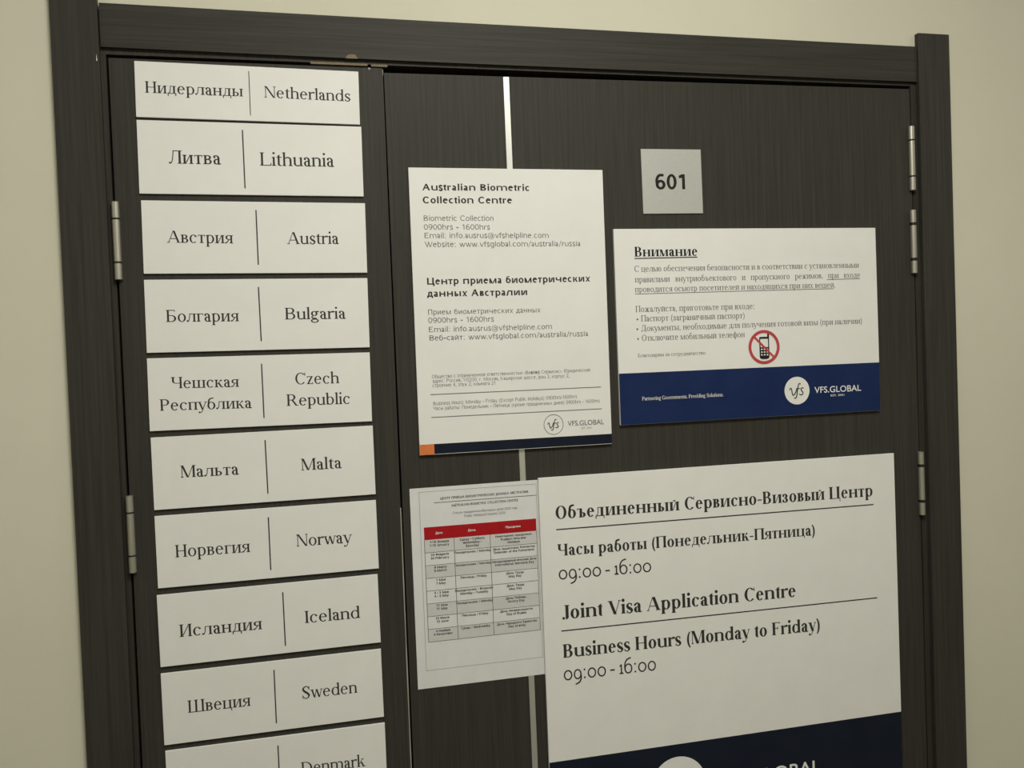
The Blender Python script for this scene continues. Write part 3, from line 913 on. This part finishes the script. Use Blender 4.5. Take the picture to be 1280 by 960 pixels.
def wordmark(s, x0, z0, x1, z1, cap, y, m, parent, name):
    """plain geometric capitals cut from Blender's own built-in typeface"""
    c = bpy.data.curves.new('wordmark', 'FONT')
    c.body = s
    c.resolution_u = 4
    c.offset = .008
    o = bpy.data.objects.new('wordmark', c)
    COL.objects.link(o)
    dg = bpy.context.evaluated_depsgraph_get()
    ev = o.evaluated_get(dg)
    me = ev.to_mesh()
    vs = [tuple(v.co) for v in me.vertices]
    fs = [tuple(p.vertices) for p in me.polygons]
    ev.to_mesh_clear()
    bpy.data.objects.remove(o)
    lo, hi = min(v[0] for v in vs), max(v[0] for v in vs)
    hh = max(v[1] for v in vs)
    k = (z1 - z0) / (x1 - x0)
    out = [(x0 + (v[0] - lo) / (hi - lo) * (x1 - x0), y, z0 + v[1] / hh * cap + k * (v[0] - lo) / (hi - lo) * (x1 - x0)) for v in vs]
    return mesh_obj(name, out, fs, m, parent)


def sign(key, name, t, m, bev=.0004):
    cx, cz, a, w_, h_ = PLATES[key]
    r = empty(name, (cx, 0, cz), -math.radians(a))
    boxes('panel', m, r, (-w_ / 2, w_ / 2, -t, 0, -h_ / 2, h_ / 2), bev=bev)
    return r, w_, h_


# --- country name plates, one column on the left leaf
PLACE = {
    'nl': 'white name plate reading Нидерланды and Netherlands, lowest in height, topmost of the column',
    'lt': 'white name plate reading Литва and Lithuania, second from the top of the column',
    'at': 'white name plate reading Австрия and Austria beside the upper left hinge',
    'bg': 'white name plate reading Болгария and Bulgaria, below the Austria plate',
    'cz': 'white name plate reading Чешская Республика and Czech Republic on two lines',
    'mt': 'white name plate reading Мальта and Malta, below the Czech Republic plate',
    'no': 'white name plate reading Норвегия and Norway beside the lower left hinge',
    'is': 'white name plate reading Исландия and Iceland, its dividing line right of centre',
    'se': 'white name plate reading Швеция and Sweden, below the Iceland plate',
    'dk': 'white name plate with Denmark, lowest of the column, cut by the photo edge',
}
for key, lab in PLACE.items():
    r, w_, h_ = sign(key, 'name_plate', .003, M['board'])
    tag(r, lab, 'sign', 'country name plates on the left door leaf')
    ps, dv = {}, []
    for st, s, x0, z0, x1, z1, cap in PRINT[key]:
        if st == 'div': dv.append(bar(x0, z0, x1, z1, .0011 if key == 'nl' else .0017))
        else: ps.setdefault(x0 < 0, []).extend(text(st, s, x0, z0, x1, z1, cap))
    for left, q in ps.items():
        flat('printed_name', q, -.003 - INK, M['ink'], r)['label'] = 'name in Russian' if left else 'name in English'
    flat('divider_line', dv, -.003 - INK, M['ink'], r)

# --- room number
r, w_, h_ = sign('plate', 'room_number_plate', .002, M['plate'])
tag(r, 'small square silver plate with the room number 601', 'sign')
st, s, x0, z0, x1, z1, cap = PRINT['plate'][0]
flat('printed_number', text(st, s, x0, z0, x1, z1, cap), -.002 - INK, M['blackink'], r)

# --- biometric centre notice
r, w_, h_ = sign('au', 'notice_board', .005, M['board'])
tag(r, 'tall white notice headed Australian Biometric Collection Centre with orange and dark foot strip', 'sign')
y = -.005
head, body, small = [], [], []
for st, s, x0, z0, x1, z1, cap in PRINT['au']:
    if st == 'sb': head += text(st, s, x0, z0, x1, z1, cap)
    elif st == 's' and cap > .0076 * .85 and s != 'VFS.GLOBAL': body += text(st, s, x0, z0, x1, z1, cap)
    elif st == 's' and s != 'VFS.GLOBAL': small += text(st, s, x0, z0, x1, z1, cap)
flat('heading_text', head, y - INK, M['ink'], r)
flat('body_text', body, y - INK, M['greyink'], r)
flat('small_print', small, y - INK, M['greyink'], r)
for z in (-.1215, -.1550): flat('rule_line', [quad(-.1293, z - .0006, .1336, z + .0006)], y - INK, M['greyink'], r)
flat('foot_strip', [quad(-.1267, -h_ / 2 + .0008, w_ / 2 - .0002, -.1942)], y - INK, M['dark'], r)
flat('corner_block', [quad(-w_ / 2 + .0002, -h_ / 2 + .0004, -.1267, -.1942)], y - INK, M['orange'], r)
lg = flat('logo_ring', ringpolys(.0561, -.1752, .0155, .0146), y - INK, M['greyink'], r)
flat('logo_script', script_mark(.0561, -.1752, .0150), y - 2 * INK, M['ink'], lg)
wordmark('VFS.GLOBAL', .0783, -.1786, .1363, -.1788, .0077, y - INK, M['greyink'], r, 'wordmark')

# --- attention notice
r, w_, h_ = sign('attn', 'notice_board', .005, M['board'])
tag(r, 'wide white notice headed Внимание with a crossed-out phone and a blue lower band', 'sign')
head, body, small = [], [], []
for st, s, x0, z0, x1, z1, cap in PRINT['attn']:
    if st == 'rb': head += text(st, s, x0, z0, x1, z1, cap)
    elif st == 'rule' and s == 'u0': head.append(bar(x0, z0, x1, z1, .0016))
    elif st == 'rule': body.append(bar(x0, z0, x1, z1, .0010))
    elif st == 'r' and s.startswith('Part'): tagline = text(st, s, x0, z0, x1, z1, cap)
    elif st == 'r' and cap < .007: small += text(st, s, x0, z0, x1, z1, cap)
    elif st == 'r': body += text(st, s, x0, z0, x1, z1, cap, .347 / line_width('r', 'проводится осмотр посетителей и находящихся при них вещей.') if z0 > .06 else None)
flat('heading_text', head, y - INK, M['blackink'], r)
flat('body_text', body, y - INK, M['greyink'], r)
flat('small_print', small, y - INK, M['greyink'], r)
flat('blue_band', [quad(-w_ / 2 + .0003, -h_ / 2 + .0003, w_ / 2 - .0003, -.0712)], y - INK, M['navy'], r)
flat('tagline_text', tagline, y - 2 * INK, M['board'], r)
lg = flat('logo_disc', discpoly(.0753, -.1111, .0224), y - 2 * INK, M['board'], r)
flat('logo_script', script_mark(.0753, -.1111, .0218), y - 3 * INK, M['ink'], lg)
wordmark('VFS.GLOBAL', .1068, -.1166, .1923, -.1166, .0100, y - 2 * INK, M['board'], r, 'wordmark')
wordmark('EST. 2001', .1360, -.1234, .1608, -.1234, .0031, y - 2 * INK, M['board'], r, 'wordmark')
cx, cz, q = .0193, -.0387, .0274


def at(pts): return [(cx + x * q, cz + z * q) for x, z in pts]


ph = [at(quad(-.30, -.58, .33, .02)), at(quad(-.30, .02, -.23, .56)), at(quad(.26, .02, .33, .56)), at(quad(-.24, .48, .33, .60)), at(quad(.22, .55, .34, .90)),
      at([(-.30, -.58), (-.25, -.67), (-.10, -.71), (.13, -.71), (.28, -.67), (.33, -.58)]), at([(-.30, .56), (-.24, .60), (-.24, .48), (-.30, .48)])]
pz = flat('phone_symbol', ph, y - INK, M['blackink'], r)
keys = [at(quad(-.21 + i * .18, -.49 + j * .16, -.11 + i * .18, -.41 + j * .16)) for i in range(3) for j in range(4)]
flat('phone_keys', keys, y - 2 * INK, M['board'], pz)
flat('ban_ring', ringpolys(cx, cz, q, q * .82) + [[(cx + x * q, cz + z * q) for x, z in bar(-.61, .60, .61, -.60, .125)]], y - 3 * INK, M['ban'], r)

# --- holiday timetable, a paper sheet whose right margin is tucked behind the big notice
r, w_, h_ = sign('sheet', 'timetable_sheet', .0004, M['paper'], bev=0)
tag(r, 'white paper holiday timetable with a red table header, tucked behind the large notice', 'paper')
y = -.0004
bx0, bx1, bz0, bz1 = -.0917, .0866, -.1224, .1428
tx = [-.0864, -.0423, .0122, .0842]
tz0, rowh = .0713, .01892
flat('page_border', [quad(bx0, bz0, bx1, bz0 + .0006), quad(bx0, bz1 - .0006, bx1, bz1), quad(bx0, bz0, bx0 + .0006, bz1), quad(bx1 - .0006, bz0, bx1, bz1)], y - INK, M['softink'], r)
flat('cell_shading', [quad(tx[0], tz0 - (k + 1) * rowh, tx[3], tz0 - k * rowh) for k in (0, 2, 5, 7)], y - INK, M['cell'], r)
flat('table_lines', [quad(x - .0004, tz0 - 8 * rowh, x + .0004, tz0) for x in tx] + [quad(tx[0], tz0 - k * rowh - .0003, tx[3], tz0 - k * rowh + .0003) for k in range(1, 9)], y - 2 * INK, M['greyink'], r)
th = flat('table_header', [quad(tx[0], tz0, tx[3], .0900)], y - INK, M['red'], r)
ti = []
for st, s, x0, z0, x1, z1, cap in PRINT['sheet']:
    if st in ('s', 'sb') and s != 'Дата': ti += text(st, s, x0, z0, x1, z1, cap)
    elif st == 'rule': ti.append(quad(x0, z0 - .0004, bx1, z0 + .0004))
flat('heading_text', ti, y - INK, M['ink'], r)


def centred(face, s, cx_, z, cap, k=.0052):
    n = sum(glyph(face, c)[0] for c in s)
    w2 = min(n * k, .068) / 2
    return text(face, s, cx_ - w2, z, cx_ + w2, z, cap)


mid = [(tx[i] + tx[i + 1]) / 2 for i in range(3)]
for i, s in enumerate(('Дата', 'День', 'Праздник')): flat('header_text', centred('sb', s, mid[i], .0790, .0032), y - 2 * INK, M['board'], th)
ROWS = [(('1-10 Января', '1-10 January'), ('Среда - Суббота', 'Wednesday -', 'Saturday'), ('Новогодние праздники', 'Russian New Year', 'Holidays')),
        (('24 Февраля', '24 February'), ('Понедельник / Monday',), ('День защитника Отечества', 'Defender of the Fatherland')),
        (('9 Марта', '9 March'), ('Понедельник / Monday',), ('Международный Женский День', "International Women's Day")),
        (('1 Мая', '1 May'), ('Пятница / Friday',), ('День Труда', 'May Day')),
        (('4 - 5 Мая', '4 - 5 May'), ('Понедельник - Вторник', 'Monday - Tuesday'), ('День Труда', 'May Day')),
        (('11 Мая', '11 May'), ('Понедельник / Monday',), ('День Победы', 'Victory Day')),
        (('12 Июня', '12 June'), ('Пятница / Friday',), ('День Независимости', 'Day of Russia')),
        (('4 Ноября', '4 November'), ('Среда / Wednesday',), ('День Народного Единства', 'Day of Unity'))]
tt = []
for k, row in enumerate(ROWS):
    for i, cell in enumerate(row):
        for j, s in enumerate(cell): tt += centred('sb', s.replace("'", ''), mid[i], tz0 - k * rowh - .0052 - j * .0050, .0033)
flat('table_text', tt, y - 3 * INK, M['ink'], r)

for o in r.children: o.location.y = -.0005

# --- the large opening-hours notice
r, w_, h_ = sign('big', 'notice_board', .005, M['board'])
tag(r, 'largest white notice, Joint Visa Application Centre business hours, at the lower right', 'sign')
for o in r.children: o.location.y = -.0012
y = -.0062
head, body, rules = [], [], []
for st, s, x0, z0, x1, z1, cap in PRINT['big']:
    if st == 'rb': head += text(st, s, x0, z0, x1, z1, cap)
    elif st == 'o': body.append(text(st, s, x0, z0, x1, z1, cap * H / FACES['o']['X']))
    elif st == 'rule': rules.append(bar(x0, z0, x1, z1, .0019))
flat('heading_text', head, y - INK, M['ink'], r)
for q_ in body: flat('hours_text', q_, y - INK, M['ink'], r)
for q_ in rules: flat('rule_line', [q_], y - INK, M['ink'], r)
flat('dark_band', [quad(-w_ / 2 + .0003, -h_ / 2 + .0003, w_ / 2 - .0003, -.1347)], y - INK, M['dark'], r)
lg = flat('logo_disc', discpoly(-.0971, -.2015, .0470), y - 2 * INK, M['board'], r)
flat('logo_script', script_mark(-.0971, -.2015, .0458), y - 3 * INK, M['ink'], lg)
wordmark('VFS.GLOBAL', -.0330, -.2160, .1520, -.2160, .0218, y - 2 * INK, M['board'], r, 'wordmark')
wordmark('EST. 2001', .0310, -.2300, .0830, -.2300, .0066, y - 2 * INK, M['board'], r, 'wordmark')
